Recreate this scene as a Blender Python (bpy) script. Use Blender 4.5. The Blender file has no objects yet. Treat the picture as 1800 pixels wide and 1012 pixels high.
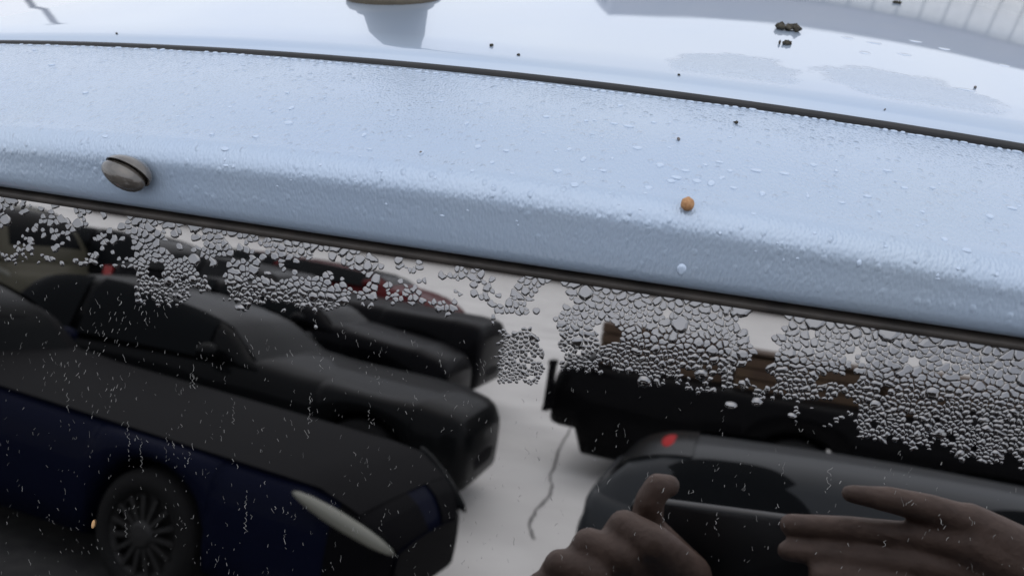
import bpy, bmesh, math, random
import numpy as np
from mathutils import Vector, Matrix, noise
random.seed(11)
R_ = math.radians
scene = bpy.context.scene
col = scene.collection

# ------------------------------------------------------------------ camera
# world: X along the rear window's top edge, Y into the car, Z up; origin on the top edge of the glass
F = 1450.0 / 1800.0
RC = np.array([[0.9703316, -0.1493524, 0.1901325], [0.2352617, 0.4019040, -0.8849436], [0.0557534, 0.9034197, 0.4251170]])
CAM = np.array([0.05214229, -0.24110505, 0.10990313])
cam = bpy.data.cameras.new('camera'); cam_o = bpy.data.objects.new('camera', cam); col.objects.link(cam_o)
m = Matrix([[*RC[0], CAM[0]], [*RC[1], CAM[1]], [*RC[2], CAM[2]], [0, 0, 0, 1]])
cam_o.matrix_world = m
cam.sensor_width = 36; cam.lens = 36 * F; cam.clip_start = 0.01; cam.clip_end = 2000
cam.dof.use_dof = True; cam.dof.focus_distance = 0.30; cam.dof.aperture_fstop = 17
scene.camera = cam_o

# ------------------------------------------------------------------ sky, sun, exposure
SUN_EL, SUN_AZ = 58, 190
w = bpy.data.worlds.new('World'); scene.world = w; w.use_nodes = True
nt = w.node_tree; N = nt.nodes; L = nt.links
bg = N['Background']
sky = N.new('ShaderNodeTexSky'); sky.sky_type = 'NISHITA'; sky.sun_disc = False
sky.sun_elevation = R_(SUN_EL); sky.sun_rotation = R_(SUN_AZ); sky.air_density = 1.0; sky.dust_density = 2.0; sky.ozone_density = 1.0
tc = N.new('ShaderNodeTexCoord'); nz = N.new('ShaderNodeTexNoise'); nz.inputs['Scale'].default_value = 2.2; nz.inputs['Detail'].default_value = 5
mp = N.new('ShaderNodeMapping'); mp.inputs['Scale'].default_value = (1, 1, 2.6)
L.new(tc.outputs['Generated'], mp.inputs[0]); L.new(mp.outputs[0], nz.inputs['Vector'])
rp = N.new('ShaderNodeValToRGB'); rp.color_ramp.elements[0].position = .3; rp.color_ramp.elements[1].position = .75
rp.color_ramp.elements[0].color = (8.6, 9.0, 10.2, 1); rp.color_ramp.elements[1].color = (10.6, 10.7, 11.0, 1)
L.new(nz.outputs['Fac'], rp.inputs['Fac'])
mx = N.new('ShaderNodeMixRGB'); mx.inputs['Fac'].default_value = .8
L.new(sky.outputs[0], mx.inputs[1]); L.new(rp.outputs[0], mx.inputs[2]); L.new(mx.outputs[0], bg.inputs['Color'])
bg.inputs['Strength'].default_value = 0.12
sl = bpy.data.lights.new('sun', 'SUN'); sl.energy = 0.5; sl.angle = R_(80); sl.color = (1, .96, .9)
so = bpy.data.objects.new('sun', sl); col.objects.link(so)
az = R_(SUN_AZ); el = R_(SUN_EL)
d = Vector((math.sin(az) * math.cos(el), math.cos(az) * math.cos(el), math.sin(el)))
so.rotation_euler = d.to_track_quat('Z', 'Y').to_euler()
scene.view_settings.view_transform = 'Standard'; scene.view_settings.look = 'None'
scene.view_settings.exposure = 0.0; scene.view_settings.gamma = 1
scene.view_settings.use_curve_mapping = False
scene.render.engine = 'CYCLES'
scene.cycles.max_bounces = 10; scene.cycles.transmission_bounces = 8; scene.cycles.glossy_bounces = 6
scene.cycles.caustics_reflective = False

ZG = -1.85                                     # ground level
TAU = R_(12)                                   # rake of the rear window
GN = np.array([0, -math.cos(TAU), math.sin(TAU)])      # glass normal, outwards
GD = np.array([0, -math.sin(TAU), -math.cos(TAU)])     # down along the glass
def unit(v): return v / np.linalg.norm(v)
def pray(px, py): return unit(RC @ np.array([(px - 900) / 1450., (506 - py) / 1450., -1]))
def glass_at(px, py):                          # (x, s): place on the pane, s metres below its top edge
    r = pray(px, py); t = -np.dot(GN, CAM) / np.dot(GN, r); p = CAM + t * r
    return p[0], float(np.dot(p, GD))
def glass_px(x, s):
    p = np.array([x, 0, 0]) + GD * s; c = RC.T @ (p - CAM)
    return 900 + 1450 * c[0] / -c[2], 506 - 1450 * c[1] / -c[2]
CM = CAM - 2 * np.dot(CAM, GN) * GN
def facing(px, py, k):                         # point k metres along the reflected sight line
    r = pray(px, py); r = r - 2 * np.dot(r, GN) * GN
    return Vector(CM + k * r)

# ------------------------------------------------------------------ helpers
def tag(o, label=None, cat=None, group=None, kind=None):
    if label: o['label'] = label
    if cat: o['category'] = cat
    if group: o['group'] = group
    if kind: o['kind'] = kind
    return o
def empty(name, loc, rz=0):
    o = bpy.data.objects.new(name, None); o.empty_display_size = .05; col.objects.link(o)
    o.location = loc; o.rotation_euler = (0, 0, rz); return o
def obj(name, verts, faces, m=None, parent=None, smooth=True, off=None):
    me = bpy.data.meshes.new(name)
    if off is not None: verts = [(v[0] - off[0], v[1] - off[1], v[2] - off[2]) for v in verts]
    me.from_pydata([tuple(v) for v in verts], [], faces); me.update()
    if m: me.materials.append(m)
    if smooth: me.polygons.foreach_set('use_smooth', [True] * len(me.polygons))
    o = bpy.data.objects.new(name, me); col.objects.link(o)
    if parent: o.parent = parent
    return o
class MB:
    def __init__(s): s.v = []; s.f = []
    def add(s, v, f):
        n = len(s.v); s.v += [tuple(p) for p in v]; s.f += [tuple(i + n for i in q) for q in f]
    def box(s, c, h, M=None):
        vs = [Vector((sx * h[0], sy * h[1], sz * h[2])) for sx in (-1, 1) for sy in (-1, 1) for sz in (-1, 1)]
        if M: vs = [M @ v for v in vs]
        vs = [v + Vector(c) for v in vs]
        s.add(vs, [(0, 1, 3, 2), (4, 6, 7, 5), (0, 4, 5, 1), (2, 3, 7, 6), (0, 2, 6, 4), (1, 5, 7, 3)])
    def loft(s, rings, closed=True, caps=True):
        n = len(rings[0]); vs = [p for r in rings for p in r]; fs = []
        for i in range(len(rings) - 1):
            for j in range(n if closed else n - 1):
                k = (j + 1) % n
                fs.append((i * n + j, i * n + k, (i + 1) * n + k, (i + 1) * n + j))
        if caps and closed:
            fs.append(tuple(range(n))[::-1]); fs.append(tuple(range((len(rings) - 1) * n, len(rings) * n)))
        s.add(vs, fs)
    def ell(s, c, r, M=None, nu=14, nv=8, wob=0, seed=0):
        vs = []; fs = []
        for i in range(nv + 1):
            a = math.pi * i / nv
            for j in range(nu):
                b = 2 * math.pi * j / nu
                p = Vector((math.sin(a) * math.cos(b), math.sin(a) * math.sin(b), math.cos(a)))
                if wob: p *= 1 + wob * noise.noise(p * 2.3 + Vector((seed * 3.1, seed, 0)))
                p = Vector((p.x * r[0], p.y * r[1], p.z * r[2]))
                if M: p = M @ p
                vs.append(p + Vector(c))
        for i in range(nv):
            for j in range(nu):
                k = (j + 1) % nu; fs.append((i * nu + j, (i + 1) * nu + j, (i + 1) * nu + k, i * nu + k))
        s.add(vs, fs)
    def lathe(s, prof, axis='z', c=(0, 0, 0), n=24):
        rings = []
        for (r, z) in prof:
            ring = []
            for j in range(n):
                a = 2 * math.pi * j / n; p = (r * math.cos(a), r * math.sin(a), z)
                if axis == 'y': p = (p[0], p[2], p[1])
                ring.append((p[0] + c[0], p[1] + c[1], p[2] + c[2]))
            rings.append(ring)
        s.loft(rings, caps=False)
    def build(s, name, m, parent=None, smooth=True, off=None): return obj(name, s.v, s.f, m, parent, smooth, off)

def mat(name, base=(.5, .5, .5), rough=.5, metal=0, coat=0, spec=.5, emit=None):
    m = bpy.data.materials.new(name); m.use_nodes = True
    b = m.node_tree.nodes['Principled BSDF']
    b.inputs['Base Color'].default_value = (*base, 1); b.inputs['Roughness'].default_value = rough
    b.inputs['Metallic'].default_value = metal; b.inputs['Coat Weight'].default_value = coat
    b.inputs['Coat Roughness'].default_value = .03; b.inputs['Specular IOR Level'].default_value = spec
    return m
def nodes(m): return m.node_tree.nodes, m.node_tree.links, m.node_tree.nodes['Principled BSDF']
def mottled(name, a, b, scale, rough=.6, bump=0, metal=0, spec=.5, coat=0, lo=.35, hi=.65, bscale=None, dist=.002):
    m = mat(name, a, rough, metal, coat, spec); n, l, p = nodes(m)
    t = n.new('ShaderNodeTexCoord'); z = n.new('ShaderNodeTexNoise'); z.inputs['Scale'].default_value = scale; z.inputs['Detail'].default_value = 6
    l.new(t.outputs['Object'], z.inputs['Vector'])
    r = n.new('ShaderNodeValToRGB'); r.color_ramp.elements[0].position = lo; r.color_ramp.elements[1].position = hi
    r.color_ramp.elements[0].color = (*a, 1); r.color_ramp.elements[1].color = (*b, 1)
    l.new(z.outputs['Fac'], r.inputs['Fac']); l.new(r.outputs['Color'], p.inputs['Base Color'])
    if bump:
        z2 = n.new('ShaderNodeTexNoise'); z2.inputs['Scale'].default_value = bscale or scale * 4; l.new(t.outputs['Object'], z2.inputs['Vector'])
        q = n.new('ShaderNodeBump'); q.inputs['Strength'].default_value = bump; q.inputs['Distance'].default_value = dist
        l.new(z2.outputs['Fac'], q.inputs['Height']); l.new(q.outputs[0], p.inputs['Normal'])
    return m

# ------------------------------------------------------------------ the silver car's paint: wet, beaded with fine dew
PAINT = (.365, .462, .60)
def paint_mat(name, kind):
    m = mat(name, PAINT, .42, .35, 1.0); n, l, p = nodes(m)
    p.inputs['Coat IOR'].default_value = 1.5; p.inputs['Coat Roughness'].default_value = .02
    g = n.new('ShaderNodeNewGeometry')
    def math_(op, a, b=None, c=None):
        k = n.new('ShaderNodeMath'); k.operation = op
        for i, v in enumerate((a, b, c)):
            if v is None: continue
            if isinstance(v, (int, float)): k.inputs[i].default_value = v
            else: l.new(v, k.inputs[i])
        return k.outputs[0]
    def nz(scale, sc=(1, 1, 1), detail=3):
        mp = n.new('ShaderNodeMapping'); mp.inputs['Scale'].default_value = sc; l.new(g.outputs['Position'], mp.inputs[0])
        z = n.new('ShaderNodeTexNoise'); z.inputs['Scale'].default_value = scale; z.inputs['Detail'].default_value = detail
        l.new(mp.outputs[0], z.inputs['Vector']); return z.outputs['Fac']
    def vor(scale, sc):
        mp = n.new('ShaderNodeMapping'); mp.inputs['Scale'].default_value = sc; l.new(g.outputs['Position'], mp.inputs[0])
        z = n.new('ShaderNodeTexVoronoi'); z.feature = 'SMOOTH_F1'; z.inputs['Scale'].default_value = scale; z.inputs['Smoothness'].default_value = .6
        l.new(mp.outputs[0], z.inputs['Vector']); return z.outputs['Distance']
    if kind == 'dew':
        v = vor(1250, (1, .7, .48)); amp = nz(38)
        amp = math_('MULTIPLY_ADD', amp, 1.3, .1)
        sn = n.new('ShaderNodeSeparateXYZ'); l.new(g.outputs['Normal'], sn.inputs[0])
        up = math_('MAXIMUM', sn.outputs[2], 0)
        h = math_('MULTIPLY', math_('MULTIPLY', math_('SUBTRACT', 1, v), amp), math_('MULTIPLY_ADD', up, 1.1, .42))
        # scattered beads of middling size
        mb_ = n.new('ShaderNodeMapping'); mb_.inputs['Scale'].default_value = (1, .8, .8); l.new(g.outputs['Position'], mb_.inputs[0])
        vb = n.new('ShaderNodeTexVoronoi'); vb.inputs['Scale'].default_value = 330; l.new(mb_.outputs[0], vb.inputs['Vector'])
        sc_ = n.new('ShaderNodeSeparateXYZ'); l.new(vb.outputs['Color'], sc_.inputs[0])
        rr_ = n.new('ShaderNodeMapRange'); rr_.interpolation_type = 'SMOOTHSTEP'; rr_.inputs['From Min'].default_value = .40; rr_.inputs['From Max'].default_value = .12
        l.new(vb.outputs['Distance'], rr_.inputs['Value'])
        some = math_('GREATER_THAN', sc_.outputs[0], .62)
        h = math_('ADD', h, math_('MULTIPLY', math_('MULTIPLY', rr_.outputs[0], some), math_('MULTIPLY_ADD', up, 1.3, .2)))
        dist, strength = .00055, .5; p.inputs['Coat Roughness'].default_value = .13
    else:
        sep = n.new('ShaderNodeSeparateXYZ'); l.new(g.outputs['Position'], sep.inputs[0])
        X, Y = sep.outputs[0], sep.outputs[1]
        wob = nz(60, detail=5); wob = math_('MULTIPLY_ADD', wob, .9, -.45)
        def patch(cx, cy, rx, ry, ang):
            ca, sa = math.cos(ang), math.sin(ang)
            dx = math_('SUBTRACT', X, cx); dy = math_('SUBTRACT', Y, cy)
            u = math_('ADD', math_('MULTIPLY', dx, ca / rx), math_('MULTIPLY', dy, sa / rx))
            w_ = math_('ADD', math_('MULTIPLY', dx, -sa / ry), math_('MULTIPLY', dy, ca / ry))
            q = math_('SQRT', math_('ADD', math_('MULTIPLY', u, u), math_('MULTIPLY', w_, w_)))
            q = math_('ADD', q, wob)
            k = n.new('ShaderNodeMapRange'); k.interpolation_type = 'SMOOTHSTEP'; k.inputs['From Min'].default_value = 1.12; k.inputs['From Max'].default_value = .80
            l.new(q, k.inputs['Value']); return k.outputs[0]
        mask = None
        for a in ROOF_PATCHES:
            t = patch(*a); mask = t if mask is None else math_('MAXIMUM', mask, t)
        v = vor(900, (1, .6, .6))
        edge = n.new('ShaderNodeMapRange'); edge.inputs['From Min'].default_value = .086; edge.inputs['From Max'].default_value = .094; l.new(Y, edge.inputs['Value'])
        mask = math_('MULTIPLY', mask, edge.outputs[0])
        dewy = math_('MULTIPLY', math_('MULTIPLY', math_('SUBTRACT', .45, v), .55), mask)
        wavy = math_('MULTIPLY', nz(9, detail=2), .18)
        h = math_('ADD', dewy, wavy)
        dist, strength = .0008, .75
        # the water film is missing where dew stands, so the paint is rougher there
        l.new(math_('MULTIPLY_ADD', mask, .34, .02), p.inputs['Coat Roughness'])
        p.inputs['Coat IOR'].default_value = 1.85
    b = n.new('ShaderNodeBump'); b.inputs['Strength'].default_value = strength; b.inputs['Distance'].default_value = dist
    l.new(h, b.inputs['Height']); l.new(b.outputs[0], p.inputs['Coat Normal']); l.new(b.outputs[0], p.inputs['Normal'])
    # faint dirt film
    dz = nz(14, detail=6); r = n.new('ShaderNodeValToRGB'); r.color_ramp.elements[0].position = .35; r.color_ramp.elements[1].position = .7
    r.color_ramp.elements[0].color = (*PAINT, 1); r.color_ramp.elements[1].color = (PAINT[0] * 1.06, PAINT[1] * 1.03, PAINT[2] * .98, 1)
    l.new(dz, r.inputs['Fac']); l.new(r.outputs['Color'], p.inputs['Base Color'])
    return m
def yg(x): return .0745 + .07 * x * x - .014 * x            # rear edge of the roof gap
def crown(x): return -.2 * (x + .02) ** 2 if abs(x + .02) < .3 else -.018 - .15 * (abs(x + .02) - .3)
SLOPE = math.tan(R_(12))
def zstrip(x, y): return .0307 + crown(x) + SLOPE * (y + .004)
def lip(x): return .0062 + .010 * (min(max(x, -.3), .3))
def roof_z(x, y):
    dd = y - yg(x) - .004
    return zstrip(x, yg(x)) + lip(x) + .055 * dd - .020 * dd * dd
def roof_at(px, py):
    r = pray(px, py); t = .2
    for i in range(4000):
        p = CAM + r * t
        if p[1] > yg(p[0]) and p[2] < roof_z(p[0], p[1]): break
        t += .0008
    return p
def roof_patch(c, e1, e2):
    c, e1, e2 = roof_at(*c), roof_at(*e1), roof_at(*e2); a, b = e1 - c, e2 - c
    return (c[0], c[1], math.hypot(a[0], a[1]), abs((a[0] * b[1] - a[1] * b[0]) / math.hypot(a[0], a[1])), math.atan2(a[1], a[0]))
ROOF_PATCHES = [roof_patch((1285, 128), (1405, 148), (1300, 97)), roof_patch((1600, 158), (1770, 205), (1590, 128)), roof_patch((1480, 190), (1570, 212), (1480, 170))]
M_dew = paint_mat('dewy_silver_paint', 'dew')
M_roof = paint_mat('wet_silver_paint', 'roof')
M_body = mat('silver_paint', PAINT, .4, .35, 1)
M_glass = mat('reflective_tinted_glass', (.55, .543, .54), .015, 1, 0)
M_rubber_shade = mottled('black_rubber_gap_shade', (.008, .009, .011), (.016, .016, .017), 60, .55)
M_seal = mottled('dusty_window_seal', (.022, .019, .017), (.05, .042, .036), 90, .6)
M_dark = mat('dark_plastic', (.012, .012, .013), .5)
M_water = mat('water_on_dark_glass', (.215, .215, .22), .04, 1)
M_bead = mat('water_film_on_paint', (.44, .54, .68), .3, .2, 1)
M_cabin = mat('car_interior', (.006, .006, .007), .9, spec=.1)
M_tail = mat('red_lamp_plastic', (.35, .006, .008), .15, coat=.5)

# ------------------------------------------------------------------ ground
M_pave = mottled('pale_concrete', (.56, .545, .52), (.75, .73, .70), .9, .55, .3, lo=.3, hi=.7, bscale=30, dist=.004, spec=.6)
g = 400
pv = [(x, y, ZG) for x in np.linspace(-g, g, 5) for y in np.linspace(-g, g, 5)]
pavement = obj('pavement', pv, [(i * 5 + j, (i + 1) * 5 + j, (i + 1) * 5 + j + 1, i * 5 + j + 1) for i in range(4) for j in range(4)], M_pave)
tag(pavement, 'pale concrete pavement of the parking court', kind='structure')
bay = obj('unseen_dark_sheet', [(-8, -2.75, ZG + .004), (8, -2.75, ZG + .004), (8, 8, ZG + .004), (-8, 8, ZG + .004)], [(0, 1, 2, 3)], mottled('dark_ground', (.030, .030, .031), (.055, .054, .052), 8, .8, .6, bscale=140, dist=.006), None, False)  # dark sheet added out of view so lower drop rims reflect dark
tag(bay, 'unseen dark ground sheet added under the silver car to darken the drop rims', kind='structure')
lb = obj('side_ground', [(-9, -8.6, ZG + .004), (-1.8, -8.6, ZG + .004), (-1.8, -2.754, ZG + .004), (-9, -2.754, ZG + .004)], [(0, 1, 2, 3)], bay.data.materials[0], None, False)  # dark sheet over the pale concrete below the left row
tag(lb, 'dark ground under the left row of cars', kind='structure')
# a crack sealed with tar
pts = []
for (px, py) in ((1003, 752), (985, 785), (968, 835), (970, 862), (945, 895), (932, 920), (938, 955)):
    r = pray(px, py); r = r - 2 * np.dot(r, GN) * GN; k = (ZG - CM[2]) / r[2]; p = CM + k * r; pts.append((p[0], p[1]))
cp = []
for i in range(len(pts) - 1):
    for q in range(5):
        t = q / 5; cp.append((pts[i][0] * (1 - t) + pts[i + 1][0] * t + random.uniform(-.012, .012), pts[i][1] * (1 - t) + pts[i + 1][1] * t))
V = []; Fc = []
for i, (x, y) in enumerate(cp):
    wd = random.uniform(.008, .015); V += [(x - wd, y, ZG + .004), (x + wd, y, ZG + .004)]
    if i: Fc.append((2 * i - 2, 2 * i - 1, 2 * i + 1, 2 * i))
obj('sealed_crack', V, Fc, mat('tar', (.16, .155, .15), .8), pavement, False)

# ------------------------------------------------------------------ the silver car (subject)
CAR = Vector((0, 2.2, ZG))
car = empty('parked_car', CAR)
tag(car, 'silver blue car with dark reflective rear window, wet roof and beaded tailgate', 'car')
XS = np.linspace(-.82, .82, 165)
def strip_ring(x):
    y0, y1 = .0055, yg(x); r = []
    for t in (0, .3, .6, 1): r.append((y1 + .0012, zstrip(x, y1) - .009 + .0075 * t))
    r.append((y1 + .0008, zstrip(x, y1) - .0006)); r.append((y1 - .0008, zstrip(x, y1) - .0001))
    for t in np.linspace(0, 1, 14)[1:]:
        y = y1 - .0012 + (y0 - y1 + .0012) * t
        r.append((y, zstrip(x, y) + .0022 * math.sin(math.pi * t)))
    # rolled edge
    zt = zstrip(x, y0); ra = .0105; a0 = math.pi / 2 - R_(12) * -1
    cy, cz = y0 + ra * math.sin(R_(12)) * -1 + .0022, zt - ra * math.cos(R_(12))
    for a in np.linspace(102 - 0, 182, 9)[1:]:
        r.append((cy + ra * math.cos(R_(a)), cz + ra * math.sin(R_(a))))
    yb, zb = r[-1]
    for t in (.3, .6, 1): r.append((yb - .0010 * t, zb + (.0098 - zb) * t))
    for q in np.linspace(0, 100, 8)[1:]: r.append((yb - .0010 + .0052 - .0052 * math.cos(R_(q)), .0098 - .0058 * math.sin(R_(q))))
    r.append((yb + .016, .0042))
    return [(x, a, b) for a, b in r]
mb = MB(); mb.loft([strip_ring(x) for x in XS], closed=False, caps=False)
strip = mb.build('tailgate_top', M_dew, car, off=CAR)
# roof panel with its rolled rear lip
def roof_ring(x):
    y0 = yg(x) + .004; zt = zstrip(x, yg(x)); r = [(y0 + .012, zt - .012), (y0 + .0005, zt - .010)]
    h = lip(x); ra = h + .0035
    for a in np.linspace(180, 93, 9):
        r.append((y0 + ra * 1.25 + ra * 1.25 * math.cos(R_(a)), roof_z(x, y0) - ra + ra * math.sin(R_(a))))
    for t in np.linspace(0, 1, 40)[1:] ** 1.6:
        y = y0 + ra * 1.3 + (2.4) * t; r.append((y, roof_z(x, y)))
    return [(x, a, b) for a, b in r]
mb = MB(); mb.loft([roof_ring(x) for x in XS], closed=False, caps=False)
mb.build('roof_panel', M_roof, car, off=CAR)
mb = MB(); mb.loft([[(x, yg(x) + .0035, zstrip(x, yg(x)) - .008), (x, yg(x) + .0028, zstrip(x, yg(x)) + .0005), (x, yg(x) + .0032, zstrip(x, yg(x)) + lip(x) * .16), (x, yg(x) + .0045, zstrip(x, yg(x)) + lip(x) * .24), (x, yg(x) + .009, zstrip(x, yg(x)) + lip(x) * .05), (x, yg(x) + .009, zstrip(x, yg(x)) - .008)] for x in XS[::2]])
mb.build('gap_shade_strip', M_rubber_shade, car, off=CAR)  # black strip added for the dark gap mirrored in the roof lip
# dark gutter under the gap
mb = MB(); mb.loft([[(x, yg(x) - .01, zstrip(x, yg(x)) - .0095), (x, yg(x) + .02, zstrip(x, yg(x)) - .0095), (x, yg(x) + .02, zstrip(x, yg(x)) - .02), (x, yg(x) - .01, zstrip(x, yg(x)) - .02)] for x in XS[::4]])
mb.build('roof_gutter', M_rubber_shade, car, off=CAR)
# pane
gx = .74
mb = MB(); P = []
for x in np.linspace(-gx, gx, 3):
    P.append([tuple(np.array([x, 0, 0]) + GD * s) for s in (-.0012, .15, .55)])
mb.loft(P, closed=False, caps=False)
pane = mb.build('rear_window', M_glass, car, smooth=False, off=CAR)
me = pane.data
# seal
mb = MB()
prof = [(.0, -.0006), (-.0016, -.0002), (-.0022, .001), (-.0018, .0021), (0, .0026), (.006, .0026), (.006, -.0006)]
mb.loft([[(x, a, b) for a, b in prof] for x in np.linspace(-gx, gx, 9)])
mb.build('window_seal', M_seal, car, off=CAR)
# black backing under the lip
mb = MB(); mb.box((0, .0135, .0024), (gx, .0085, .0021)); mb.build('seal_channel', M_rubber_shade, car, smooth=False, off=CAR)
# lower tailgate, bumper, sides
mb = MB()
def low(x, f):
    return [(x, f * -.115 - .02 * (1 - (x / .85) ** 2), -.56), (x, -.17 - .02 * (1 - (x / .85) ** 2), -.62), (x, -.2, -.95), (x, -.2, -1.15)]
mb.loft([[(x, -.105 - .01, -.5), (x, -.16, -.62), (x, -.19, -.95), (x, -.18, -1.12), (x, .1, -1.12), (x, .1, -.5)] for x in np.linspace(-.8, .8, 9)])
mb.build('tailgate', M_body, car, off=CAR)
mb = MB(); mb.loft([[(x, -.2 - .06 * (1 - (x / .9) ** 4), -1.13), (x, -.27 * 1 - .03 * (1 - (x / .9) ** 4), -1.25), (x, -.26, -1.5), (x, -.1, -1.58), (x, .2, -1.58), (x, .2, -1.13)] for x in np.linspace(-.88, .88, 13)])
mb.build('bumper', M_body, car, off=CAR)
for sx in (-1, 1):
    mb = MB(); mb.loft([[(sx * .79, .05, -.03), (sx * .80, 2.45, .02), (sx * .89, 3.3, -.75), (sx * .9, 4.2, -.95), (sx * .9, 4.25, -1.5), (sx * .9, -.05, -1.5), (sx * .88, -.15, -.9)],
                        [(sx * .74, .05, -.03), (sx * .75, 2.45, .02), (sx * .84, 3.3, -.75), (sx * .85, 4.2, -.95), (sx * .85, 4.25, -1.5), (sx * .85, -.05, -1.5), (sx * .83, -.15, -.9)]])
    mb.build('body_side', M_body, car, smooth=False, off=CAR)
    mb = MB(); mb.box((sx * .85, -.14, -.85), (.06, .07, .2)); mb.build('tail_lamp', M_tail, car, smooth=False, off=CAR)
mb = MB(); mb.box((0, 2.1, -1.2), (.72, 2.0, .3)); mb.build('underbody', M_dark, car, smooth=False, off=CAR)
mb = MB(); mb.loft([[(x, 2.45, -.0), (x, 3.35, -.75), (x, 4.25, -.95), (x, 4.3, -1.5), (x, 2.4, -1.0)] for x in (-.84, .84)]); mb.build('bonnet', M_body, car, smooth=False, off=CAR)

def wheel(parent, loc, rad, side, spokes=15, rimcol=None, off=None):
    t = MB(); wd = .10
    t.lathe([(rad * .66, -wd), (rad * .9, -wd), (rad, -wd * .7), (rad, wd * .7), (rad * .9, wd), (rad * .66, wd), (rad * .66, -wd)], 'y', (0, 0, 0), 32)
    r = MB(); q = side * wd * .75
    r.lathe([(rad * .68, side * wd * .95), (rad * .62, q), (rad * .58, q)], 'y', n=32)
    r.lathe([(rad * .22, q + side * .02), (rad * .16, q + side * .035), (.001, q + side * .038)], 'y', n=16)
    r.lathe([(rad * .66, q - side * .05), (.001, q - side * .05)], 'y', n=24)
    for i in range(spokes):
        a = 2 * math.pi * i / spokes; M = Matrix.Rotation(-a, 3, 'Y')
        r.box(M @ Vector((rad * .40, q + side * .008, 0)), (rad * .22, .012, rad * .035), M)
    tt = t.build('wheel', M_tyre, parent); tt.location = loc
    rr = r.build('rim', rimcol or M_rim, tt, smooth=False)
    return tt
M_tyre = mat('tyre_rubber', (.011, .011, .011), .8, spec=.2)
M_rim = mat('hubcap_plastic', (.045, .043, .042), .5, .2)
for sx in (-1, 1):
    for y in (.75, 3.5):
        e = wheel(car, Vector((sx * .78, y, ZG + .32)) - CAR, .32, 1); e.rotation_euler = (0, 0, R_(-90) * sx)

# antenna near the back of the roof
_a = roof_at(664, 8); ax, ay = float(_a[0]), float(_a[1]) + .024
az_ = roof_z(ax, ay)
an = MB(); an.lathe([(.0215, -.004), (.0225, .001), (.0215, .0055), (.0180, .007), (.0105, .045), (.0065, .075), (.004, .078), (.001, .078)], 'z', (ax, ay, az_), 28)
ant = an.build('antenna', mottled('dull_antenna_plastic', (.018, .017, .015), (.035, .03, .022), 80, .6), car, off=CAR)
gk = MB(); gk.lathe([(.0255, -.004), (.0265, .0005), (.0255, .0025), (.02, .003)], 'z', (ax, ay, az_), 28)
gk.build('gasket', mottled('olive_rubber', (.06, .05, .035), (.09, .075, .05), 120, .6), ant, off=CAR)
rd = MB()
rd.loft([[(ax + r * math.cos(a), ay + .32 * h + r * math.sin(a), az_ + h) for a in np.linspace(0, 2 * math.pi, 9)[:-1]] for r, h in ((.0035, .07), (.003, .2), (.002, .42))])
rd.build('mast', M_dark, ant, off=CAR)

# ------------------------------------------------------------------ garage building beyond the car (mirrored in the roof)
M_shut = mottled('cream_sheet_metal', (.62, .62, .60), (.70, .70, .68), 3, .5)
M_fascia = mottled('grey_mauve_fascia', (.16, .16, .19), (.20, .19, .215), 2, .6)
bx, by = -1.35, 11.95
bld = empty('garage_building', (bx, by, ZG), R_(17))
tag(bld, 'low garage with cream ribbed sheet wall under a grey fascia beyond the silver car', 'building')
BH = 4.33
mb = MB(); mb.box((9, 2.6, BH / 2), (9, 2.5, BH / 2)); mb.build('wall', M_fascia, bld, smooth=False)
mb = MB(); mb.box((9, .02, BH - .16), (9.1, .18, .18)); mb.box((9, 2.6, BH + .08), (9.1, 2.6, .06)); mb.build('fascia', M_fascia, bld, smooth=False)
first = None
for i in range(46):
    x = .25 + i * .39
    if first is None:
        mb = MB(); hh = 0
        mb.loft([[(-.19, .09, z), (-.165, .03, z), (.165, .03, z), (.19, .09, z)] for z in (0.02, BH - .345)], closed=False, caps=False)
        first = o = mb.build('sheet_panel', M_shut, bld, smooth=False)
    else:
        o = first.copy(); col.objects.link(o); o.parent = bld
    o.location = (x, 0, 0)
# lamp post
lp = empty('lamp_post', (-13.0, 13.2, ZG)); tag(lp, 'thin grey leaning lamp post beyond the silver car roof', 'lamp post')
mb = MB(); mb.loft([[(1.0 * (z / 5.2) + .06 * math.cos(a), .06 * math.sin(a), z) for a in np.linspace(0, 2 * math.pi, 9)[:-1]] for z in (0, 3.6, 3.7)]); mb.build('post', M_fascia, lp)
mb = MB(); mb.ell((.71, -.1, 3.7), (.12, .3, .07)); mb.build('lamp_head', M_fascia, lp)

# unseen dark block added far behind the parked cars so their bonnets reflect dark
ab = empty('reflection_block', (-10, -130, ZG)); tag(ab, 'long dark brown block added unseen behind the parked cars to darken their reflections', 'building')
M_brick = mottled('dark_brown_brick', (.05, .04, .034), (.075, .06, .05), .8, .85)
mb = MB(); mb.box((0, -6, 13.5), (95, 6, 13.5)); mb.build('wall', M_brick, ab, smooth=False)
mb = MB(); mb.box((0, -6, 27.2), (95.6, 6.6, .25)); mb.build('roof', M_fascia, ab, smooth=False)
M_win = mat('window_glass', (.02, .022, .025), .1)
mb = MB(); mb.box((0, .03, 0), (1.1, .04, .8)); wn = mb.build('window', M_win, ab, smooth=False); wn.location = (-88, 0, 3)
for i in range(22):
    for j in range(8):
        if i == j == 0: continue
        o = wn.copy(); col.objects.link(o); o.parent = ab; o.location = (-88 + i * 8.4, 0, 3 + j * 3.3)

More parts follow.
